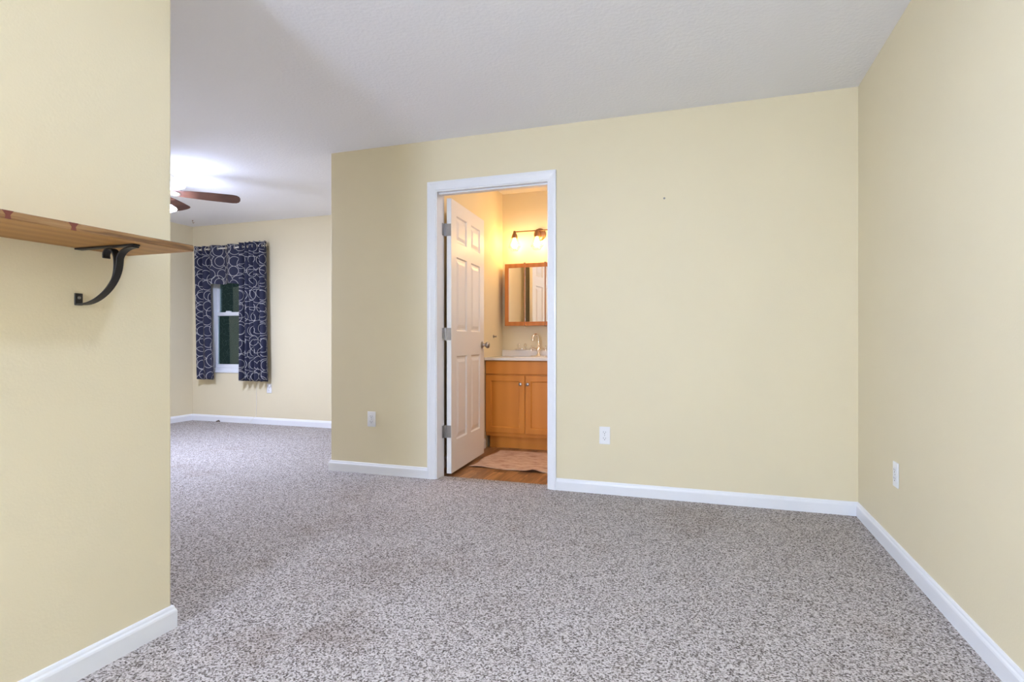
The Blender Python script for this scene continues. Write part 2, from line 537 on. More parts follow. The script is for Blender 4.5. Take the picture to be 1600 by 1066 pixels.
baseboards([(CXR, Y1), (XR, Y1), (XR, YB), (XL0, YB), (XL0, YE0), (XL3, YE0), (XL3, Y3), (XRET, Y3), (XRET, Y1), (CXL, Y1)],
           ['baseboard_back', 'baseboard_right', 'baseboard_front', 'baseboard_left', 'baseboard_bedroom_near', 'baseboard_bedroom_left', 'baseboard_far', 'baseboard_return', 'baseboard_back_left'])
baseboards([(XBL, Y1+WT), (XBL, 4.925)], ['baseboard_bathroom_left'])

# ------------------------------------------------------------------ door casing + jamb
JX0, JX1, JZ = -1.808, -0.985, 2.068
CP = [(0, 0), (0.017, 0), (0.0175, 0.012), (0.014, 0.022), (0.012, 0.034), (0.009, 0.050), (0.006, 0.058), (0, 0.0595)]  # (out, across) thick outside -> thin inside
def casing(name, y, sgn):
    bm = bmesh.new()
    def ring(x, z, dx, dz, s):
        return [bm.verts.new((x+dx*a*s, y+sgn*o, z+dz*a*s)) for o, a in CP]
    s = 1.0
    zt = 2.138
    r0 = ring(CXL, -0.01, 1, 0, s*1.05)
    r1 = ring(CXL, zt, 1.05, -1.05, s)
    r2 = ring(CXR, zt, -0.95, -1.05, s)
    r3 = ring(CXR, -0.01, -1, 0, s*0.95)
    k = len(CP)
    for a, b in ((r0, r1), (r1, r2), (r2, r3)):
        for j in range(k):
            bm.faces.new((a[j], a[(j+1) % k], b[(j+1) % k], b[j]))
    bm.faces.new(r0); bm.faces.new(r3[::-1])
    return struct(obj(name, bm, TRIM))
casing('trim_1', Y1, -1)
casing('trim_2', Y1+WT, 1)
bm = bmesh.new()
box(bm, JX0-0.017, JX0, Y1, Y1+WT, -0.012, JZ+0.017)
box(bm, JX1, JX1+0.017, Y1, Y1+WT, -0.012, JZ+0.017)
box(bm, JX0, JX1, Y1, Y1+WT, JZ, JZ+0.017)
# stops
ys0, ys1 = Y1+0.035, Y1+WT-0.040
box(bm, JX1-0.010, JX1, ys0, ys1, -0.012, JZ)
box(bm, JX0, JX1-0.010, ys0, ys1, JZ-0.010, JZ)
struct(obj('trim_3', bm, TRIM))

# ------------------------------------------------------------------ six panel door
DW, DH, DT = 0.800, 2.032, 0.035
door = bpy.data.objects.new('door_1', None); C.objects.link(door)
door['kind'] = 'structure'
PIV = (-1.7875, Y1+WT+0.004)
door.location = (PIV[0], PIV[1], 0.016)
door.rotation_euler = (0, 0, math.radians(4.0))   # local +Y runs along the open door, local +X is the visible face
def panel_face(bm, xs, nx, rects, W, H, depth=0.011):
    """a flat face at x=xs with moulded recesses; rects in (y0,y1,z0,z1)"""
    ys = sorted({0, W, *[r[0] for r in rects], *[r[1] for r in rects]})
    zs = sorted({0, H, *[r[2] for r in rects], *[r[3] for r in rects]})
    cache = {}
    def V(x, y, z):
        k = (round(x, 5), round(y, 5), round(z, 5))
        if k not in cache: cache[k] = bm.verts.new((x, y, z))
        return cache[k]
    for i in range(len(ys)-1):
        for j in range(len(zs)-1):
            y0, y1, z0, z1 = ys[i], ys[i+1], zs[j], zs[j+1]
            hit = any(r[0] <= y0+1e-6 and r[1] >= y1-1e-6 and r[2] <= z0+1e-6 and r[3] >= z1-1e-6 for r in rects)
            if not hit:
                bm.faces.new((V(xs, y0, z0), V(xs, y1, z0), V(xs, y1, z1), V(xs, y0, z1)))
    for (y0, y1, z0, z1) in rects:
        loops = []
        for ins, dp in ((0, 0), (0.009, depth), (0.024, depth*0.9), (0.048, depth*0.15), (0.052, depth*0.15)):
            x = xs-nx*dp
            loops.append([V(x, y0+ins, z0+ins), V(x, y1-ins, z0+ins), V(x, y1-ins, z1-ins), V(x, y0+ins, z1-ins)])
        for a, b in zip(loops, loops[1:]):
            for k in range(4):
                bm.faces.new((a[k], a[(k+1) % 4], b[(k+1) % 4], b[k]))
        bm.faces.new(loops[-1])
    return V
sty, mid = 0.112, 0.104
pw = (DW-2*sty-mid)/2
cols = ((sty, sty+pw), (sty+pw+mid, DW-sty))
rows = ((0.235, 0.865), (1.055, 1.615), (1.725, 1.925))
rects = [(c0, c1, r0, r1) for c0, c1 in cols for r0, r1 in rows]
bm = bmesh.new()
Vf = panel_face(bm, DT, 1, rects, DW, DH)
Vb = panel_face(bm, 0, -1, rects, DW, DH)
ys = sorted({0, DW, *[c for cc in cols for c in cc]}); zs = sorted({0, DH, *[r for rr in rows for r in rr]})
for a, b in zip(ys, ys[1:]):
    for z in (0, DH):
        bm.faces.new((Vb(0, a, z), Vb(0, b, z), Vf(DT, b, z), Vf(DT, a, z)))
for a, b in zip(zs, zs[1:]):
    for y in (0, DW):
        bm.faces.new((Vb(0, y, a), Vb(0, y, b), Vf(DT, y, b), Vf(DT, y, a)))
obj('door_panel', bm, DOORM, door)
# knobs
bm = bmesh.new()
lathe(bm, [(0.032, 0.0), (0.032, 0.004), (0.026, 0.008), (0.013, 0.012), (0.011, 0.026), (0.016, 0.032), (0.026, 0.042), (0.029, 0.052), (0.026, 0.062), (0.015, 0.068), (0.0, 0.069)], 24, (DT, DW-0.06, 0.945), 'x')
kn = obj('door_knob', bm, NICKEL, door, True)
bm = bmesh.new()
lathe(bm, [(0.032, 0.0), (0.032, -0.004), (0.026, -0.008), (0.013, -0.012), (0.011, -0.026), (0.016, -0.032), (0.026, -0.040), (0.029, -0.050), (0.026, -0.058), (0.015, -0.063), (0.0, -0.064)], 24, (0, DW-0.06, 0.945), 'x')
obj('door_knob', bm, NICKEL, door, True)
obj('latch_plate', bx(0.005, 0.030, DW, DW+0.0015, 0.915, 0.975), NICKEL, door)
for hz in (0.31, 1.03, 1.80):
    bm = bmesh.new()
    # leaf on the door edge, barrel, leaf on the jamb
    box(bm, 0.001, 0.033, -0.0025, 0.0, hz-0.045, hz+0.045)
    lathe(bm, [(0.0, -0.047), (0.006, -0.047), (0.006, 0.047), (0.0, 0.047)], 12, (-0.004, -0.004, hz))
    box(bm, -0.021, -0.0185, -0.040, -0.004, hz-0.045, hz+0.045)
    box(bm, -0.0185, -0.004, -0.0065, -0.0035, hz-0.045, hz+0.045)
    for sx, sz in ((0.010, -0.03), (0.024, -0.012), (0.010, 0.008), (0.024, 0.03)):
        lathe(bm, [(0.0035, 0), (0.0035, -0.001), (0, -0.0012)], 8, (sx, -0.0025, hz+sz), 'y')
    obj('hinge', bm, NICKEL, door, bevel=0.0008)

# ------------------------------------------------------------------ window
win = bpy.data.objects.new('window_1', None); C.objects.link(win); win['kind'] = 'structure'
win.location = (0, 0, 0)
def frame_rect(bm, x0, x1, z0, z1, wd, y0, y1):
    box(bm, x0, x0+wd, y0, y1, z0, z1); box(bm, x1-wd, x1, y0, y1, z0, z1)
    box(bm, x0+wd, x1-wd, y0, y1, z0, z0+wd); box(bm, x0+wd, x1-wd, y0, y1, z1-wd, z1)
    return bm
obj('window_frame', frame_rect(bmesh.new(), WX0+0.001, WX1-0.001, WZ0+0.001, WZ1-0.001, 0.045, Y3+0.012, Y3+0.11), VINYL, win, bevel=0.003)
mz = 1.335
up = obj('upper_sash', frame_rect(bmesh.new(), WX0+0.046, WX1-0.046, mz-0.02, WZ1-0.046, 0.035, Y3+0.065, Y3+0.095), VINYL, win, bevel=0.003)
lo = obj('lower_sash', frame_rect(bmesh.new(), WX0+0.046, WX1-0.046, WZ0+0.046, mz+0.02, 0.045, Y3+0.030, Y3+0.060), VINYL, win, bevel=0.003)
obj('pane', bx(WX0+0.078, WX1-0.078, Y3+0.078, Y3+0.082, mz+0.012, WZ1-0.078), GLASS, up)
obj('pane', bx(WX0+0.088, WX1-0.088, Y3+0.043, Y3+0.047, WZ0+0.088, mz-0.022), GLASS, lo)
bm = bmesh.new()
xc = (WX0+WX1)/2-0.17
prism(bm, [(xc-0.04, mz+0.02), (xc+0.04, mz+0.02), (xc+0.028, mz+0.035), (xc-0.028, mz+0.035)], 'y', Y3+0.030, Y3+0.056)
obj('sash_lock', bm, VINYL, lo, bevel=0.002)
obj('window_sill', bx(WX0-0.006, WX1+0.006, Y3-0.010, Y3+0.03, WZ0-0.014, WZ0+0.006), VINYL, win, bevel=0.003)

# ------------------------------------------------------------------ curtains on a rod
YC = Y3-0.085
RZ = 2.125
rod = thing('curtain_rod', 'thin pale metal curtain rod over the bedroom window', 'curtain rod', (-5.39, YC, RZ))
obj('rod', tube(bmesh.new(), [(-0.540, 0, 0), (0.490, 0, 0)], 0.0085, 12), WIREM, rod, True)
for s, xx in ((-1, -0.540), (1, 0.490)):
    obj('finial', lathe(bmesh.new(), [(0.006, 0), (0.011, 0.003*s), (0.011, 0.008*s), (0.007, 0.011*s), (0.014, 0.018*s), (0.015, 0.026*s), (0.009, 0.034*s), (0, 0.036*s)], 14, (xx, 0, 0), 'x'), BRUSHED, rod, True)
    bm = bmesh.new()
    tube(bm, [(xx-0.02*s, 0, -0.011), (xx-0.02*s, 0.05, -0.012), (xx-0.02*s, 0.0848, -0.012)], 0.005, 8)
    box(bm, xx-0.02*s-0.009, xx-0.02*s+0.009, 0.0815, 0.0848, -0.035, 0.012)
    obj('rod_bracket', bm, BRUSHED, rod)

def cloth(name, xs_top, xs_bot, z_top, z_bot, folds, amp_top, amp_bot, phase, label, group, ruff=0.0, flat_w=None, wave_seed=1, rod_z=RZ):
    """grommet-top curtain: snakes around the rod"""
    rnd = random.Random(wave_seed)
    nx = int(folds*22)+1; nz = 44
    ph = [rnd.uniform(-0.5, 0.5) for _ in range(8)]
    bm = bmesh.new(); uvl = bm.loops.layers.uv.new('UVMap')
    def pos(u, v):
        x0 = xs_top[0]+(xs_bot[0]-xs_top[0])*v; x1 = xs_top[1]+(xs_bot[1]-xs_top[1])*v
        a = amp_top+(amp_bot-amp_top)*v
        t = u*folds*2*PI+phase
        yy = -a*math.sin(t+0.5*v*math.sin(ph[0]*6+u*5))*(1+0.25*math.sin(u*9+ph[1]*6))
        yy += 0.25*a*math.sin(2*t+ph[2]*6+v*1.5)*v
        sh = 0.006*math.cos(2*t)*(1-v*0.5)
        x = x0+(x1-x0)*u+sh
        zt = z_top+ruff*math.sin(t*2+ph[3])*(1 if v < 0.02 else 0)
        z = zt+(z_bot-zt)*v + (0.004*math.sin(t+ph[4]) if v > 0.98 else 0)
        return Vector((x, YC+yy, z))
    # arc-length u
    grid = [[pos(i/(nx-1), j/(nz-1)) for i in range(nx)] for j in range(nz)]
    arc = [0]
    for i in range(1, nx):
        p, q = grid[nz//2][i-1], grid[nz//2][i]
        arc.append(arc[-1]+math.hypot(q.x-p.x, q.y-p.y))
    vv = [[bm.verts.new(p) for p in row] for row in grid]
    uo = rnd.uniform(0, 5)
    for j in range(nz-1):
        for i in range(nx-1):
            f = bm.faces.new((vv[j][i], vv[j][i+1], vv[j+1][i+1], vv[j+1][i]))
            f.smooth = True
            for lp, (ii, jj) in zip(f.loops, ((i, j), (i+1, j), (i+1, j+1), (i, j+1))):
                lp[uvl].uv = (arc[ii]+uo, grid[jj][ii].z)
    me = bpy.data.meshes.new(name); bm.to_mesh(me); bm.free()
    me.materials.append(CURTAIN)
    root = bpy.data.objects.new(name, None); C.objects.link(root)
    root.location = ((xs_top[0]+xs_top[1])/2, YC, z_bot)
    root['label'] = label; root['category'] = 'curtain'
    if group: root['group'] = group
    o = bpy.data.objects.new('fabric', me); C.objects.link(o); o.parent = root
    o.location = (-root.location.x, -root.location.y, -root.location.z)
    s = o.modifiers.new('thick', 'SOLIDIFY'); s.thickness = 0.002; s.offset = 0
    # grommets at the crossings
    k0 = math.ceil(phase/PI); 
    for k in range(k0, int((folds*2*PI+phase)/PI)+1):
        u = (k*PI-phase)/(folds*2*PI)
        if u < 0.02 or u > 0.98: continue
        x = xs_top[0]+(xs_top[1]-xs_top[0])*u
        g = tube(bmesh.new(), [(x+0.0, YC+0.020*math.cos(a), rod_z+0.020*math.sin(a)) for a in [2*PI*q/16 for q in range(16)]], 0.0035, 6, closed=True)
        go = obj('grommet', g, BRUSHED, root, True)
        go.location = (-root.location.x, -root.location.y, -root.location.z)
    return root
cloth('window_curtain', (-5.945, -5.73), (-5.935, -5.665), 2.165, 0.525, 2.0, 0.034, 0.018, 0.3,
      'narrow navy curtain panel with white rings, left of the window near the room corner', 'ring patterned curtains', wave_seed=3)
cloth('curtain_valance', (-5.72, -5.20), (-5.72, -5.20), 2.165, 1.690, 2.0, 0.034, 0.026, 0.0,
      'short navy valance with white rings hanging across the top of the window', 'ring patterned curtains', wave_seed=5)
cloth('window_curtain', (-5.225, -4.865), (-5.245, -4.835), 2.175, 0.52, 5.0, 0.045, 0.042, 1.2,
      'wide gathered navy curtain panel with white rings, covering the right side of the window', 'ring patterned curtains', wave_seed=8, ruff=0.004)

# ------------------------------------------------------------------ outlets
def outlet(label, loc, rotz, group=None, kind='duplex'):
    t = thing('wall_outlet', label, 'wall outlet', loc, rotz, group)   # local -Y faces the room, origin on the wall
    obj('cover_plate', bx(-0.035, 0.035, -0.006, -0.0004, -0.057, 0.057), PLATE, t, bevel=0.003)
    for s in (-1, 1):
        bm = bmesh.new()
        pts = []
        for i in range(24):
            a = 2*PI*i/24
            x = 0.0165*math.cos(a); z = 0.0165*math.sin(a)
            z = max(-0.0125, min(0.0125, z))
            pts.append((x, z+s*0.0195))
        prism(bm, pts, 'y', -0.0085, -0.0055)
        rc = obj('receptacle', bm, PLATE, t)
        sl = bmesh.new()
        box(sl, -0.0080, -0.0058, -0.0089, -0.0083, s*0.0195-0.001, s*0.0195+0.008)
        box(sl, 0.0056, 0.0076, -0.0089, -0.0083, s*0.0195-0.001, s*0.0195+0.007)
        lathe(sl, [(0.0, -0.0089), (0.0028, -0.0089), (0.0028, -0.0083), (0, -0.0083)], 10, (0, 0, s*0.0195-0.0072), 'y')
        obj('slots', sl, SLOT, rc)
    obj('screw', lathe(bmesh.new(), [(0.003, -0.0060), (0.003, -0.0068), (0, -0.007)], 10, (0, 0, 0), 'y'), NICKEL, t, True)
    return t
def on_plane_y(u, v, y):
    th = math.atan((u-800)/F); ph = th-YAW
    x = y*math.tan(ph); d = y/math.cos(ph); z = d*math.cos(th)
    return x, HC+(534-v)*z/F
def on_plane_x(u, v, x):
    th = math.atan((u-800)/F); ph = th-YAW
    y = x/math.tan(ph); d = math.hypot(x, y); z = d*math.cos(th)
    return y, HC+(534-v)*z/F
x, z = on_plane_y(581, 655, Y1); outlet('white duplex outlet low on the wall left of the bathroom door', (x, Y1, z), 0)
x, z = on_plane_y(945, 680.5, Y1); outlet('white duplex outlet on the wall right of the bathroom door', (x, Y1, z), 0)
y, z = on_plane_x(1401, 742, XR); outlet('white duplex outlet on the right side wall', (XR, y, z), PI/2+PI)
x, z = on_plane_y(421, 607, Y3); outlet('small pale outlet below the wide curtain on the far bedroom wall', (x, Y3, z), 0)
XO = x; ZO = z

# nail hole / anchor left in the wall
x, z = on_plane_y(1038, 310, Y1)
tag(obj('wall_anchor', lathe(bmesh.new(), [(0.0065, -0.0004), (0.0065, -0.002), (0.0045, -0.0028), (0.0035, -0.0015), (0, -0.0012)], 14, (0, 0, 0), 'y'), simple('grey_plastic', (0.30, 0.28, 0.25), 0.6, noise=(40, .1)), None, True, loc=(x, Y1, z)),
    'tiny grey anchor left in the yellow wall high right of the door', 'wall anchor')
# small hook on bedroom ceiling
def floorpt(u, v, hz):
    z = F*(HC-hz)/(v-534); th = math.atan((u-800)/F); ph = th-YAW; d = z/math.cos(th)
    return d*math.sin(ph), d*math.cos(ph)
hx, hy = floorpt(301, 344.5, CEIL)
bm = bmesh.new()
lathe(bm, [(0.009, 0), (0.009, -0.003), (0.003, -0.006), (0.0, -0.006)], 12)
tube(bm, [(0, 0, -0.004), (0, 0, -0.022)]+[(0.011-0.011*math.cos(a), 0, -0.022-0.012*math.sin(a)) for a in [PI*q/8 for q in range(1, 9)]], 0.0028, 8)
tag(obj('ceiling_hook', bm, BRONZE, None, True, loc=(hx, hy, CEIL)), 'tiny dark hook in the bedroom ceiling near the far corner', 'hook')
# cord down the far wall
cx, cz0 = on_plane_y(401, 598, Y3); _, cz1 = on_plane_y(401, 652, Y3)
bm = bmesh.new()
tube(bm, [(cx, Y3-0.004, 0.62), (cx+0.002, Y3-0.004, 0.40), (cx, Y3-0.004, 0.20), (cx-0.004, Y3-0.008, 0.092), (cx-0.02, Y3-0.017, 0.08), (cx-0.07, Y3-0.018, 0.03), (cx-0.10, Y3-0.022, 0.004), (cx-0.25, Y3-0.035, 0.004)], 0.0022, 8)
tag(obj('electrical_cord', bm, WIREM, None, True), 'thin pale cord hanging down the far wall below the curtain', 'cord')
dx, dy = floorpt(357, 655.5, 0.01)
bm = bmesh.new()
tube(bm, [(-0.03, 0.0, 0.006), (-0.01, 0.004, 0.010), (0.012, -0.002, 0.016), (0.028, 0.003, 0.007)], 0.006, 8, radii=[0.004, 0.007, 0.009, 0.005])
tag(obj('cable_end', bm, STAINB, None, True, loc=(dx, Y3-0.03, 0)), 'small dark brown cable end on the carpet below the window', 'cable end')

# ------------------------------------------------------------------ shelf + bracket
SX = -1.467; SZ = HC+0.274; ST = 0.0195; SY1 = 1.310; SY0 = 0.30
shelf = thing('wall_shelf', 'rough oak board shelf on the yellow wall in the left foreground', 'shelf', (XL0, (SY0+SY1)/2, SZ))
bm = bmesh.new()
n = 40
L = SY1-SY0
def sh(x, y, z): return (x-XL0, y-(SY0+SY1)/2, z-SZ)
ra = []
rnd = random.Random(4)
for i in range(n+1):
    y = SY0+L*i/n
    j = [rnd.uniform(-0.0007, 0.0007) for _ in range(4)]
    e = 0.0015
    ra.append([bm.verts.new(sh(*p)) for p in ((XL0+0.0005, y, SZ), (SX-e, y, SZ+j[3]*0.3), (SX, y, SZ+e*1.5), (SX+j[0], y, SZ+ST*0.5), (SX+j[1]*0.6, y, SZ+ST-0.003), (SX-0.003, y, SZ+ST), (XL0+0.0005, y, SZ+ST))])
for a, b in zip(ra, ra[1:]):
    for k in range(7):
        f = bm.faces.new((a[k], a[(k+1) % 7], b[(k+1) % 7], b[k]))
        if 1 <= k <= 4: f.material_index = 1
f = bm.faces.new(ra[0]); f = bm.faces.new(ra[-1][::-1]); f.material_index = 1
obj('shelf_board', bm, [SHELFW, SHELFEDGE], shelf)
for u in (12, 115):
    ph = math.atan((u-800)/F)-YAW
    y = SX/math.tan(ph)
    wv = 0.011
    bm = bmesh.new()
    pts = [(-wv*.55, 0.0002), (wv*.55, 0.0002), (wv*.38, ST*0.45), (wv*1.0, ST*0.97), (-wv*1.0, ST*0.97), (-wv*.38, ST*0.45)]
    prism(bm, pts, 'x', -0.004, 0.0015)
    o = obj('edge_inlay', bm, INLAY, shelf, label='red brown patch on the shelf edge')
    o.location = (SX-XL0, y-(SY0+SY1)/2, 0)

by = 1.155
brk = thing('shelf_bracket', 'black wrought iron scroll bracket under the oak shelf', 'shelf bracket', (XL0, by, SZ))
WB = 0.022
T = 0.0045
W_ = (0, 1, 0)
# helper: image px -> (x offset from wall, z) in bracket plane y=by
def bp(u, v):
    th = math.atan((u-800)/F); ph = th-YAW
    x = by*math.tan(ph); d = by/math.cos(ph); zz = d*math.cos(th)
    return (x-XL0, 0, (HC+(534-v)*zz/F)-SZ)
D = 0.236
obj('top_bar', strap(bmesh.new(), [(0.001, 0, -T/2-0.0006), (D*0.5, 0, -T/2-0.0006), (D, 0, -T/2-0.0006)], WB, T, W_), IRON, brk, bevel=0.0012)
bot = bp(126, 476)
p1 = (0.010, 0, bot[2]); 
jx = bp(187, 405)
main = bez((0.012, 0, bot[2]+0.001), bp(150, 478), bp(186, 448), bp(187, 408), 18)+bez(bp(187, 408), bp(187, 396), bp(198, 386.5), (D-0.004, 0, -T*1.5-0.001), 10)[1:]
obj('scroll_arm', strap(bmesh.new(), main, WB, T, W_), IRON, brk, bevel=0.0012)
c0 = bp(186, 430)
pj = Vector(main[13]); dj = (Vector(main[14])-Vector(main[12])).normalized()
curl = bez(tuple(pj), tuple(pj+dj*0.030), bp(185, 390), bp(175, 389.5), 14)+bez(bp(175, 389.5), bp(167, 389.5), bp(164.5, 396), bp(166.5, 404), 8)[1:]
curl = [(x, 0, min(z, -T*1.6)) for x, _, z in curl]
obj('curl', strap(bmesh.new(), curl, WB, T, W_), IRON, brk, bevel=0.0012)
bm = bmesh.new()
box(bm, 0.0008, 0.0008+T, -WB/2, WB/2, bot[2]-0.002, bot[2]+0.033)
strap(bm, [(0.003, 0, bot[2]+0.001), (0.013, 0, bot[2]+0.001)], WB, T, W_)
obj('wall_plate', bm, IRON, brk, bevel=0.001)
obj('screw', lathe(bmesh.new(), [(0.0045, 0.0), (0.0045, 0.0015), (0.002, 0.003), (0, 0.003)], 14, (0.0008+T, 0, bot[2]+0.020), 'x'), NICKEL, brk, True)

# ------------------------------------------------------------------ ceiling fan
FX, FY = -4.387, 3.477
fan = thing('ceiling_fan', 'ceiling fan with dark reddish blades and lit white glass shades in the bedroom', 'ceiling fan', (FX, FY, CEIL))
obj('canopy', lathe(bmesh.new(), [(0, -0.0005), (0.066, -0.0005), (0.068, -0.012), (0.062, -0.030), (0.058, -0.034), (0.060, -0.046), (0.045, -0.056), (0.0, -0.057)], 32), BRUSHED, fan, True)
obj('upper_shade', lathe(bmesh.new(), [(0.050, -0.058), (0.13, -0.074), (0.272, -0.110), (0.272, -0.114), (0.14, -0.142), (0.06, -0.154)], 24), FANGLASS_UP, fan)
obj('motor_housing', lathe(bmesh.new(), [(0, -0.152), (0.055, -0.152), (0.085, -0.165), (0.095, -0.185), (0.095, -0.20), (0.075, -0.218), (0.05, -0.228), (0, -0.229)], 32), BRUSHED, fan, True)
obj('lower_shade', lathe(bmesh.new(), [(0.205, -0.318), (0.205, -0.323), (0.12, -0.362), (0.03, -0.380), (0, -0.382)], 24), FANGLASS, fan)
obj('shade_top', lathe(bmesh.new(), [(0.06, -0.234), (0.14, -0.275), (0.205, -0.3175)], 24), FANGLASS_RIM, fan)
obj('shade_finial', lathe(bmesh.new(), [(0, -0.380), (0.012, -0.383), (0.012, -0.389), (0.006, -0.395), (0.008, -0.401), (0, -0.407)], 14), BRUSHED, fan, True)
BZ = -0.185
def blade_bm():
    bm = bmesh.new()
    pts = [(0.165, -0.045), (0.30, -0.060), (0.45, -0.070), (0.63, -0.074), (0.662, -0.068), (0.682, -0.050), (0.692, -0.02), (0.692, 0.02), (0.682, 0.050), (0.662, 0.068), (0.63, 0.074), (0.45, 0.070), (0.30, 0.060), (0.165, 0.045), (0.155, 0.03), (0.155, -0.03)]
    return prism(bm, pts, 'z', -0.003, 0.003)
def arm_bm():
    bm = bmesh.new()
    pts = [(0.085, -0.013), (0.145, -0.012), (0.165, -0.030), (0.195, -0.038), (0.222, -0.030), (0.232, -0.010), (0.232, 0.010), (0.222, 0.030), (0.195, 0.038), (0.165, 0.030), (0.145, 0.012), (0.085, 0.013)]
    prism(bm, pts, 'z', -0.0085, -0.0035)
    for x, y in ((0.18, 0.02), (0.18, -0.02), (0.215, 0)):
        lathe(bm, [(0.006, -0.0085), (0.006, -0.0105), (0, -0.012)], 10, (x, y, 0))
    return bm
bl0 = ar0 = None
for k in range(5):
    a = math.radians(45.8+71*k)
    if bl0 is None:
        b = bl0 = obj('blade', blade_bm(), BLADEM, fan, bevel=0.002)
        r = ar0 = obj('blade_arm', arm_bm(), BRUSHED, fan, bevel=0.001)
    else:
        b = bl0.copy(); C.objects.link(b); b.parent = fan
        r = ar0.copy(); C.objects.link(r); r.parent = fan
    for o in (b, r):
        o.rotation_euler = (math.radians(-15), 0, a)
        o.location = (0, 0, BZ)

# ------------------------------------------------------------------ flush ceiling lamp of the near room (added unseen above the frame, placed by the shelf shadow)
rl = thing('flush_ceiling_lamp', 'round flush ceiling lamp with opal glass, unseen above the carpeted room', 'ceiling lamp', (ROOM_LAMP[0], ROOM_LAMP[1], CEIL))
obj('base', lathe(bmesh.new(), [(0, -0.0005), (0.13, -0.0005), (0.135, -0.02), (0.12, -0.035), (0, -0.035)], 32), NICKEL, rl, True)
obj('opal_glass', lathe(bmesh.new(), [(0.118, -0.036), (0.122, -0.055), (0.10, -0.09), (0.06, -0.112), (0, -0.118)], 32), ROOMGLASS, rl, True)

bl_ = thing('bathroom_fill_lamp', 'small round fill lamp added out of view on the bathroom ceiling', 'ceiling lamp', (BC[0], BC[1], 2.50))
obj('base', lathe(bmesh.new(), [(0, -0.0005), (0.06, -0.0005), (0.06, -0.02), (0.02, -0.03), (0.02, -0.07), (0, -0.07)], 24), NICKEL, bl_, True)

# ------------------------------------------------------------------ uplight and globe added as fill behind the camera
tl = thing('fill_uplight', 'added fill uplight on a stand, unseen behind the camera', 'fill lamp', (UP[0], UP[1], 0))
obj('base', lathe(bmesh.new(), [(0, 0.001), (0.14, 0.001), (0.14, 0.015), (0.03, 0.03), (0, 0.03)], 32), NICKEL, tl, True)
obj('pole', lathe(bmesh.new(), [(0.012, 0.03), (0.012, UP[2]-0.11)], 16), NICKEL, tl, True)
obj('bowl', lathe(bmesh.new(), [(0, UP[2]-0.11), (0.06, UP[2]-0.10), (0.12, UP[2]-0.06), (0.16, UP[2]-0.008), (0.155, UP[2]-0.008), (0.115, UP[2]-0.055), (0.05, UP[2]-0.09), (0, UP[2]-0.095)], 32), NICKEL, tl, True)

sl_ = thing('fill_lantern', 'large round glowing fill lantern added out of view at the front end of the room', 'lantern', SC)
obj('fill_globe', lathe(bmesh.new(), [(0.30*math.sin(PI*q/20)*(1-0.012*(q % 2)), 0.30*math.cos(PI*q/20)) for q in range(1, 20)], 32), FILL_GLOBE_MAT, sl_, True)
obj('hanging_cord', tube(bmesh.new(), [(0, 0, 0.29), (0, 0, CEIL-SC[2]-0.001)], 0.003, 8), SLOT, sl_, True)

# ------------------------------------------------------------------ bathroom: vanity
VX0, VX1 = XBL+0.004, -1.150
VY0 = 4.930; VC = -1.543; VZ = 0.815; FLZ = -0.012
van = thing('bathroom_vanity', 'honey maple bathroom vanity cabinet with two doors under the sink', 'vanity', ((VX0+VX1)/2, VY0, FLZ))
def vloc(o): o.location = (-van.location.x, -van.location.y, -van.location.z); return o
bm = bmesh.new()
box(bm, VX0, VX0+0.018, VY0+0.020, Y3-0.004, 0.105, VZ)
box(bm, VX1-0.018, VX1, VY0+0.020, Y3-0.004, 0.105, VZ)
box(bm, VX0+0.018, VX1-0.018, VY0+0.020, Y3-0.004, 0.105, 0.120)
box(bm, VX0+0.018, VX1-0.018, Y3-0.012, Y3-0.004, 0.120, VZ)
box(bm, VX0+0.018, VX1-0.018, VY0+0.020, VY0+0.038, 0.120, 0.160)
box(bm, VX0+0.018, VX1-0.018, VY0+0.020, VY0+0.038, 0.660, VZ)
box(bm, VC-0.03, VC+0.03, VY0+0.020, VY0+0.038, 0.160, 0.660)
vloc(obj('cabinet_body', bm, MAPLE, van, bevel=0.002))
vloc(obj('toe_kick', bx(VX0+0.02, VX1-0.0, VY0+0.075, VY0+0.090, FLZ, 0.105), MAPLE, van))
vloc(obj('false_drawer_front', bx(VX0+0.004, VX1-0.004, VY0+0.001, VY0+0.019, 0.688, VZ-0.006), MAPLE, van, bevel=0.004))
VC = -1.543
def shaker(x0, x1, z0, z1):
    bm = bmesh.new()
    r = 0.055
    y0, y1 = VY0, VY0+0.019
    # frame with bevelled inner edge and recessed panel
    loops = []
    for ins, yy in ((0, y1), (0, y0+0.003), (0.003, y0), (r-0.004, y0), (r+0.002, y0+0.006), (r+0.004, y0+0.010)):
        loops.append([bm.verts.new(p) for p in ((x0+ins, yy, z0+ins), (x1-ins, yy, z0+ins), (x1-ins, yy, z1-ins), (x0+ins, yy, z1-ins))])
    for a, b in zip(loops, loops[1:]):
        for k in range(4): bm.faces.new((a[k], a[(k+1) % 4], b[(k+1) % 4], b[k]))
    bm.faces.new(loops[-1]); bm.faces.new(loops[0][::-1])
    return bm
for x0, x1, kx in ((VX0+0.004, VC-0.004, VC-0.040), (VC+0.004, VX1-0.004, VC+0.030)):
    d = vloc(obj('cabinet_door', shaker(x0, x1, 0.140, 0.676), MAPLE, van))
    obj('knob', lathe(bmesh.new(), [(0.008, -0.0003), (0.006, -0.004), (0.006, -0.012), (0.014, -0.017), (0.0165, -0.023), (0.013, -0.028), (0, -0.030)], 18, (kx, VY0, 0.598), 'y'), NICKEL, d, True)
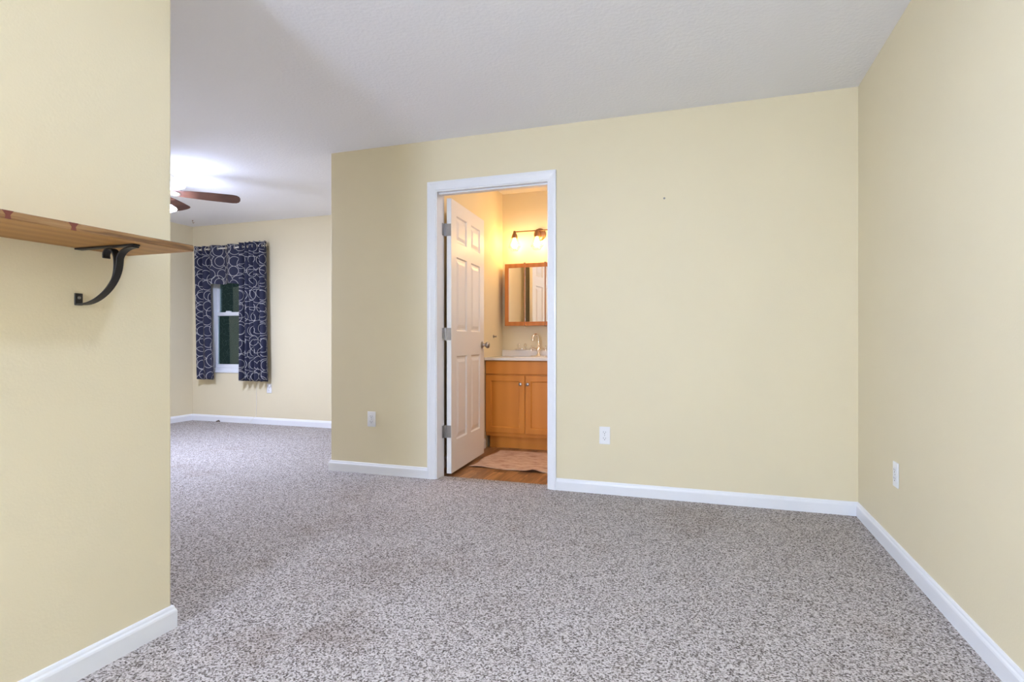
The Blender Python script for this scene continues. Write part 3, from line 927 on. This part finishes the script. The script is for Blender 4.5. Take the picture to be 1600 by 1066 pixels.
# countertop with basin and splash
ct = thing('bathroom_countertop', 'white vanity countertop with raised backsplash and sink bowl', 'countertop', ((VX0+VX1)/2, VY0, VZ))
def cloc(o): o.location = (-ct.location.x, -ct.location.y, -ct.location.z); return o
CZ = VZ+0.026
bm = bmesh.new()
cx0, cx1, cy0, cy1 = XBL+0.003, VX1+0.012, VY0-0.014, Y3-0.003
ex, ey, rx, ry = VC+0.01, 5.15, 0.20, 0.135
seg = 32
outer = []
for i in range(seg):
    a = 2*PI*(i+0.5)/seg
    c, s = math.cos(a), math.sin(a)
    # project to rectangle
    tx = ((cx1 if c > 0 else cx0)-ex)/c if abs(c) > 1e-6 else 1e9
    ty = ((cy1 if s > 0 else cy0)-ey)/s if abs(s) > 1e-6 else 1e9
    t = min(tx, ty)
    outer.append((ex+c*t, ey+s*t))
# snap corners
for corner in ((cx0, cy0), (cx1, cy0), (cx1, cy1), (cx0, cy1)):
    k = min(range(seg), key=lambda i: (outer[i][0]-corner[0])**2+(outer[i][1]-corner[1])**2)
    outer[k] = corner
bot_ = [bm.verts.new((x, y, VZ+0.001)) for x, y in outer]
top_ = [bm.verts.new((x, y, CZ)) for x, y in outer]
prev = None
rings = [bot_, top_]
for sc_, dz in ((1.0, 0), (0.95, -0.008), (0.9, -0.03), (0.8, -0.07), (0.55, -0.11), (0.12, -0.125)):
    rings.append([bm.verts.new((ex+rx*sc_*math.cos(2*PI*(i+0.5)/seg), ey+ry*sc_*math.sin(2*PI*(i+0.5)/seg), CZ+dz)) for i in range(seg)])
for a, b in zip(rings, rings[1:]):
    for k in range(seg): bm.faces.new((a[k], a[(k+1) % seg], b[(k+1) % seg], b[k]))
bm.faces.new(rings[-1])
cloc(obj('counter', bm, COUNTER, ct))
cloc(obj('backsplash', bx(cx0, cx1, Y3-0.024, Y3-0.003, CZ, 0.905), COUNTER, ct, bevel=0.003))

# faucet
fx, fy = -1.530, 5.340
fau = thing('sink_faucet', 'polished metal faucet with tall curved spout and two handles', 'faucet', (fx, fy, CZ))
bm = bmesh.new()
prism(bm, [(0.085*math.cos(a), 0.026*math.sin(a)) for a in [2*PI*q/28 for q in range(28)]], 'z', 0.0005, 0.010)
obj('base_plate', bm, CHROME, fau, bevel=0.003)
bm = bmesh.new()
lathe(bm, [(0.024, 0.010), (0.022, 0.020), (0.014, 0.032), (0.015, 0.05), (0.024, 0.062), (0.026, 0.078), (0.018, 0.092), (0.013, 0.10), (0.018, 0.112), (0.018, 0.120), (0.012, 0.13), (0, 0.131)], 20)
obj('body', bm, CHROME, fau, True)
sp = [(0, 0, 0.125), (0, 0, 0.15), (0, 0, 0.178)]+[(0, -0.042+0.042*math.cos(a), 0.182+0.036*math.sin(a)) for a in [PI*q/12 for q in range(1, 13)]]+[(-0.0, -0.085, 0.170)]
sp = [(-p[1]*-0.45, p[1]*0.9, p[2]) for p in sp]
bm = tube(bmesh.new(), sp, 0.0115, 14)
obj('spout', bm, CHROME, fau, True)
obj('aerator', lathe(bmesh.new(), [(0.0, -0.014), (0.015, -0.012), (0.017, 0.0), (0.013, 0.012), (0.0, 0.013)], 16, (sp[-1][0], sp[-1][1], 0.166)), CHROME, fau, True)
for s in (-1, 1):
    bm = bmesh.new()
    tube(bm, [(s*0.020, 0, 0.070), (s*0.050, -0.004, 0.078), (s*0.072, -0.006, 0.083)], 0.008, 10, radii=[0.012, 0.008, 0.009])
    for ax in ((0, 0, 1), (0, 1, 0)):
        c_ = Vector((s*0.074, -0.006, 0.083)); d_ = Vector(ax)*0.026
        tube(bm, [c_-d_, c_-d_*0.5, c_, c_+d_*0.5, c_+d_], 0.005, 8, radii=[0.0065, 0.004, 0.006, 0.004, 0.0065])
    obj('cross_handle', bm, CHROME, fau, True)

# wall soap dish
x, z = on_plane_y(816, 548, Y3)
sd = thing('soap_dish', 'small metal rimmed soap dish with two round loops left of the faucet', 'soap dish', (x, Y3, 0.905))
obj('tray', tube(bmesh.new(), [(0.062*math.cos(a), -0.040+0.034*math.sin(a), 0.010) for a in [2*PI*q/28 for q in range(28)]], 0.0045, 8, closed=True), CHROME, sd, True)
bm = bmesh.new()
lathe(bm, [(0.0, 0.002), (0.9, 0.002), (1.0, 0.010), (0.97, 0.010), (0.88, 0.005), (0, 0.005)], 28)
bmesh.ops.scale(bm, vec=(0.060, 0.032, 1), verts=bm.verts)
bmesh.ops.translate(bm, vec=(0, -0.040, 0), verts=bm.verts)
obj('dish', bm, COUNTER, sd, True)
for s in (-1, 1):
    bm = bmesh.new()
    tube(bm, [(s*0.036+0.013*math.cos(a), -0.014, 0.045+0.018*math.sin(a)) for a in [2*PI*q/18 for q in range(18)]], 0.0028, 8, closed=True)
    tube(bm, [(s*0.036, -0.014, 0.027), (s*0.036, -0.012, 0.012)], 0.003, 8)
    box(bm, s*0.036-0.006, s*0.036+0.006, -0.014, -0.0005, 0.006, 0.018)
    obj('loop', bm, CHROME, sd, True)

# medicine cabinet
mc = thing('mirror_cabinet', 'three panel mirrored cabinet in orange wood frame above the vanity', 'mirror cabinet', (-1.562, Y3, 1.148))
MX0, MX1, MZ0, MZ1, MD = -1.876, -1.248, 1.148, 1.766, 0.115
def mloc(o): o.location = (1.562, -Y3, -1.148); return o
mloc(obj('cabinet_box', bx(MX0+0.004, MX1-0.004, Y3-MD+0.02, Y3-0.0005, MZ0+0.004, MZ1-0.004), CHERRY, mc))
div = [MX0, -1.668, -1.457, MX1]
yf = Y3-MD
for i in range(3):
    a, b = div[i]+0.001, div[i+1]-0.001
    bm = bmesh.new()
    r = 0.040
    la = r if i == 0 else 0.004
    lb = r if i == 2 else 0.004
    box(bm, a, a+la, yf, yf+0.019, MZ0, MZ1); box(bm, b-lb, b, yf, yf+0.019, MZ0, MZ1)
    box(bm, a+la, b-lb, yf, yf+0.019, MZ0, MZ0+r); box(bm, a+la, b-lb, yf, yf+0.019, MZ1-r, MZ1)
    d = mloc(obj('mirror_door', bm, CHERRY, mc))
    obj('mirror_glass', bx(a+la, b-lb, yf+0.006, yf+0.012, MZ0+r, MZ1-r), MIRROR, d)
for xx in div[1:3]:
    bm = bmesh.new()
    for z_ in (MZ0, MZ1):
        s = -1 if z_ == MZ0 else 1
        box(bm, xx-0.008, xx+0.008, yf-0.004, yf+0.019, z_-0.002 if s > 0 else z_-0.008, z_+0.008 if s > 0 else z_+0.002)
    tube(bm, [(xx, yf-0.001, MZ0), (xx, yf-0.001, MZ1)], 0.003, 8)
    mloc(obj('door_hinge', bm, BRONZE, mc))

# vanity light
LX, LZ = -1.540, 2.085
vl = thing('vanity_light', 'bronze three lamp bar light with wire cages over the mirror cabinet', 'vanity light', (LX, Y3, LZ))
obj('back_plate', lathe(bmesh.new(), [(0.0, -0.0005), (0.062, -0.0005), (0.062, -0.010), (0.055, -0.018), (0.035, -0.024), (0.0, -0.025)], 32, (0, 0, -0.022), 'y'), BRONZE, vl, True)
bm = bmesh.new()
tube(bm, [(0, -0.022, -0.015), (0, -0.07, -0.005), (0, -0.11, 0.0)], 0.009, 10)
tube(bm, [(-0.245, -0.11, 0), (0.245, -0.11, 0)], 0.0065, 12)
obj('bar', bm, BRONZE, vl, True)
for k in (-1, 0, 1):
    x = 0.234*k
    soc = obj('socket', lathe(bmesh.new(), [(0.0, 0.012), (0.010, 0.010), (0.013, 0.0), (0.016, -0.012), (0.026, -0.032), (0.031, -0.050), (0.031, -0.062), (0.026, -0.066), (0, -0.066)], 20, (x, -0.11, 0)), BRONZE, vl, True)
    bm = bmesh.new()
    lv = [(0.030, -0.062), (0.062, -0.150), (0.034, -0.186)]
    ns = 6
    for i in range(ns):
        a = 2*PI*i/ns
        a2 = 2*PI*(i+1)/ns
        P = [(x+r_*math.cos(a), -0.11+r_*math.sin(a), z_) for r_, z_ in lv]
        Q = [(x+r_*math.cos(a2), -0.11+r_*math.sin(a2), z_) for r_, z_ in lv]
        tube(bm, [P[0], P[1]], 0.0016, 6); tube(bm, [P[1], P[2]], 0.0016, 6)
        tube(bm, [P[1], Q[1]], 0.0016, 6); tube(bm, [P[2], Q[2]], 0.0016, 6)
    obj('wire_cage', bm, BRONZE, vl)
    obj('bulb', lathe(bmesh.new(), [(0.012, -0.066), (0.013, -0.080), (0.024, -0.105), (0.030, -0.128), (0.027, -0.148), (0.015, -0.160), (0.0, -0.163)], 18, (x, -0.11, 0)), BULB, vl, True)

# small hook on the bathroom left wall
y, z = on_plane_x(771, 526, XBL)
bm = bmesh.new()
lathe(bm, [(0.0, 0.0004), (0.016, 0.0004), (0.016, 0.003), (0.008, 0.006), (0.006, 0.02), (0.010, 0.026), (0.008, 0.032), (0, 0.034)], 16, (0, 0, 0), 'x')
tag(obj('robe_hook', bm, NICKEL, None, True, loc=(XBL, y, z)), 'small metal peg hook on the bathroom side wall behind the door', 'hook')

# rug
RX0, RX1, RY0, RY1 = -1.77, -0.72, 4.15, 4.88
bm = bmesh.new()
nx, ny = 60, 36
vv = []
for j in range(ny+1):
    row = []
    for i in range(nx+1):
        u, v = i/nx, j/ny
        x = RX0+(RX1-RX0)*u + 0.03*(1-v)*0 + 0.012*math.sin(v*9)*(1-u)
        y = RY0+(RY1-RY0)*v + 0.010*math.sin(u*11)*(1-v) - 0.035*u*(1-v)
        z = 0.0035+0.0012*math.sin(u*23+v*3)+0.016*math.exp(-((u-0.52)/0.045)**2)*math.exp(-(v/0.12)**2)+0.004*math.exp(-(v/0.1)**2)*(1+math.sin(u*17))
        row.append(bm.verts.new((x-RX0, y-RY0, z)))
    vv.append(row)
for j in range(ny):
    for i in range(nx):
        bm.faces.new((vv[j][i], vv[j][i+1], vv[j+1][i+1], vv[j+1][i]))
rug = obj('bath_rug', bm, RUG, None, True, loc=(RX0, RY0, FLZ))
s = rug.modifiers.new('thick', 'SOLIDIFY'); s.thickness = 0.003; s.offset = 1
tag(rug, 'thin salmon and tan rug on the bathroom floor before the vanity', 'rug')
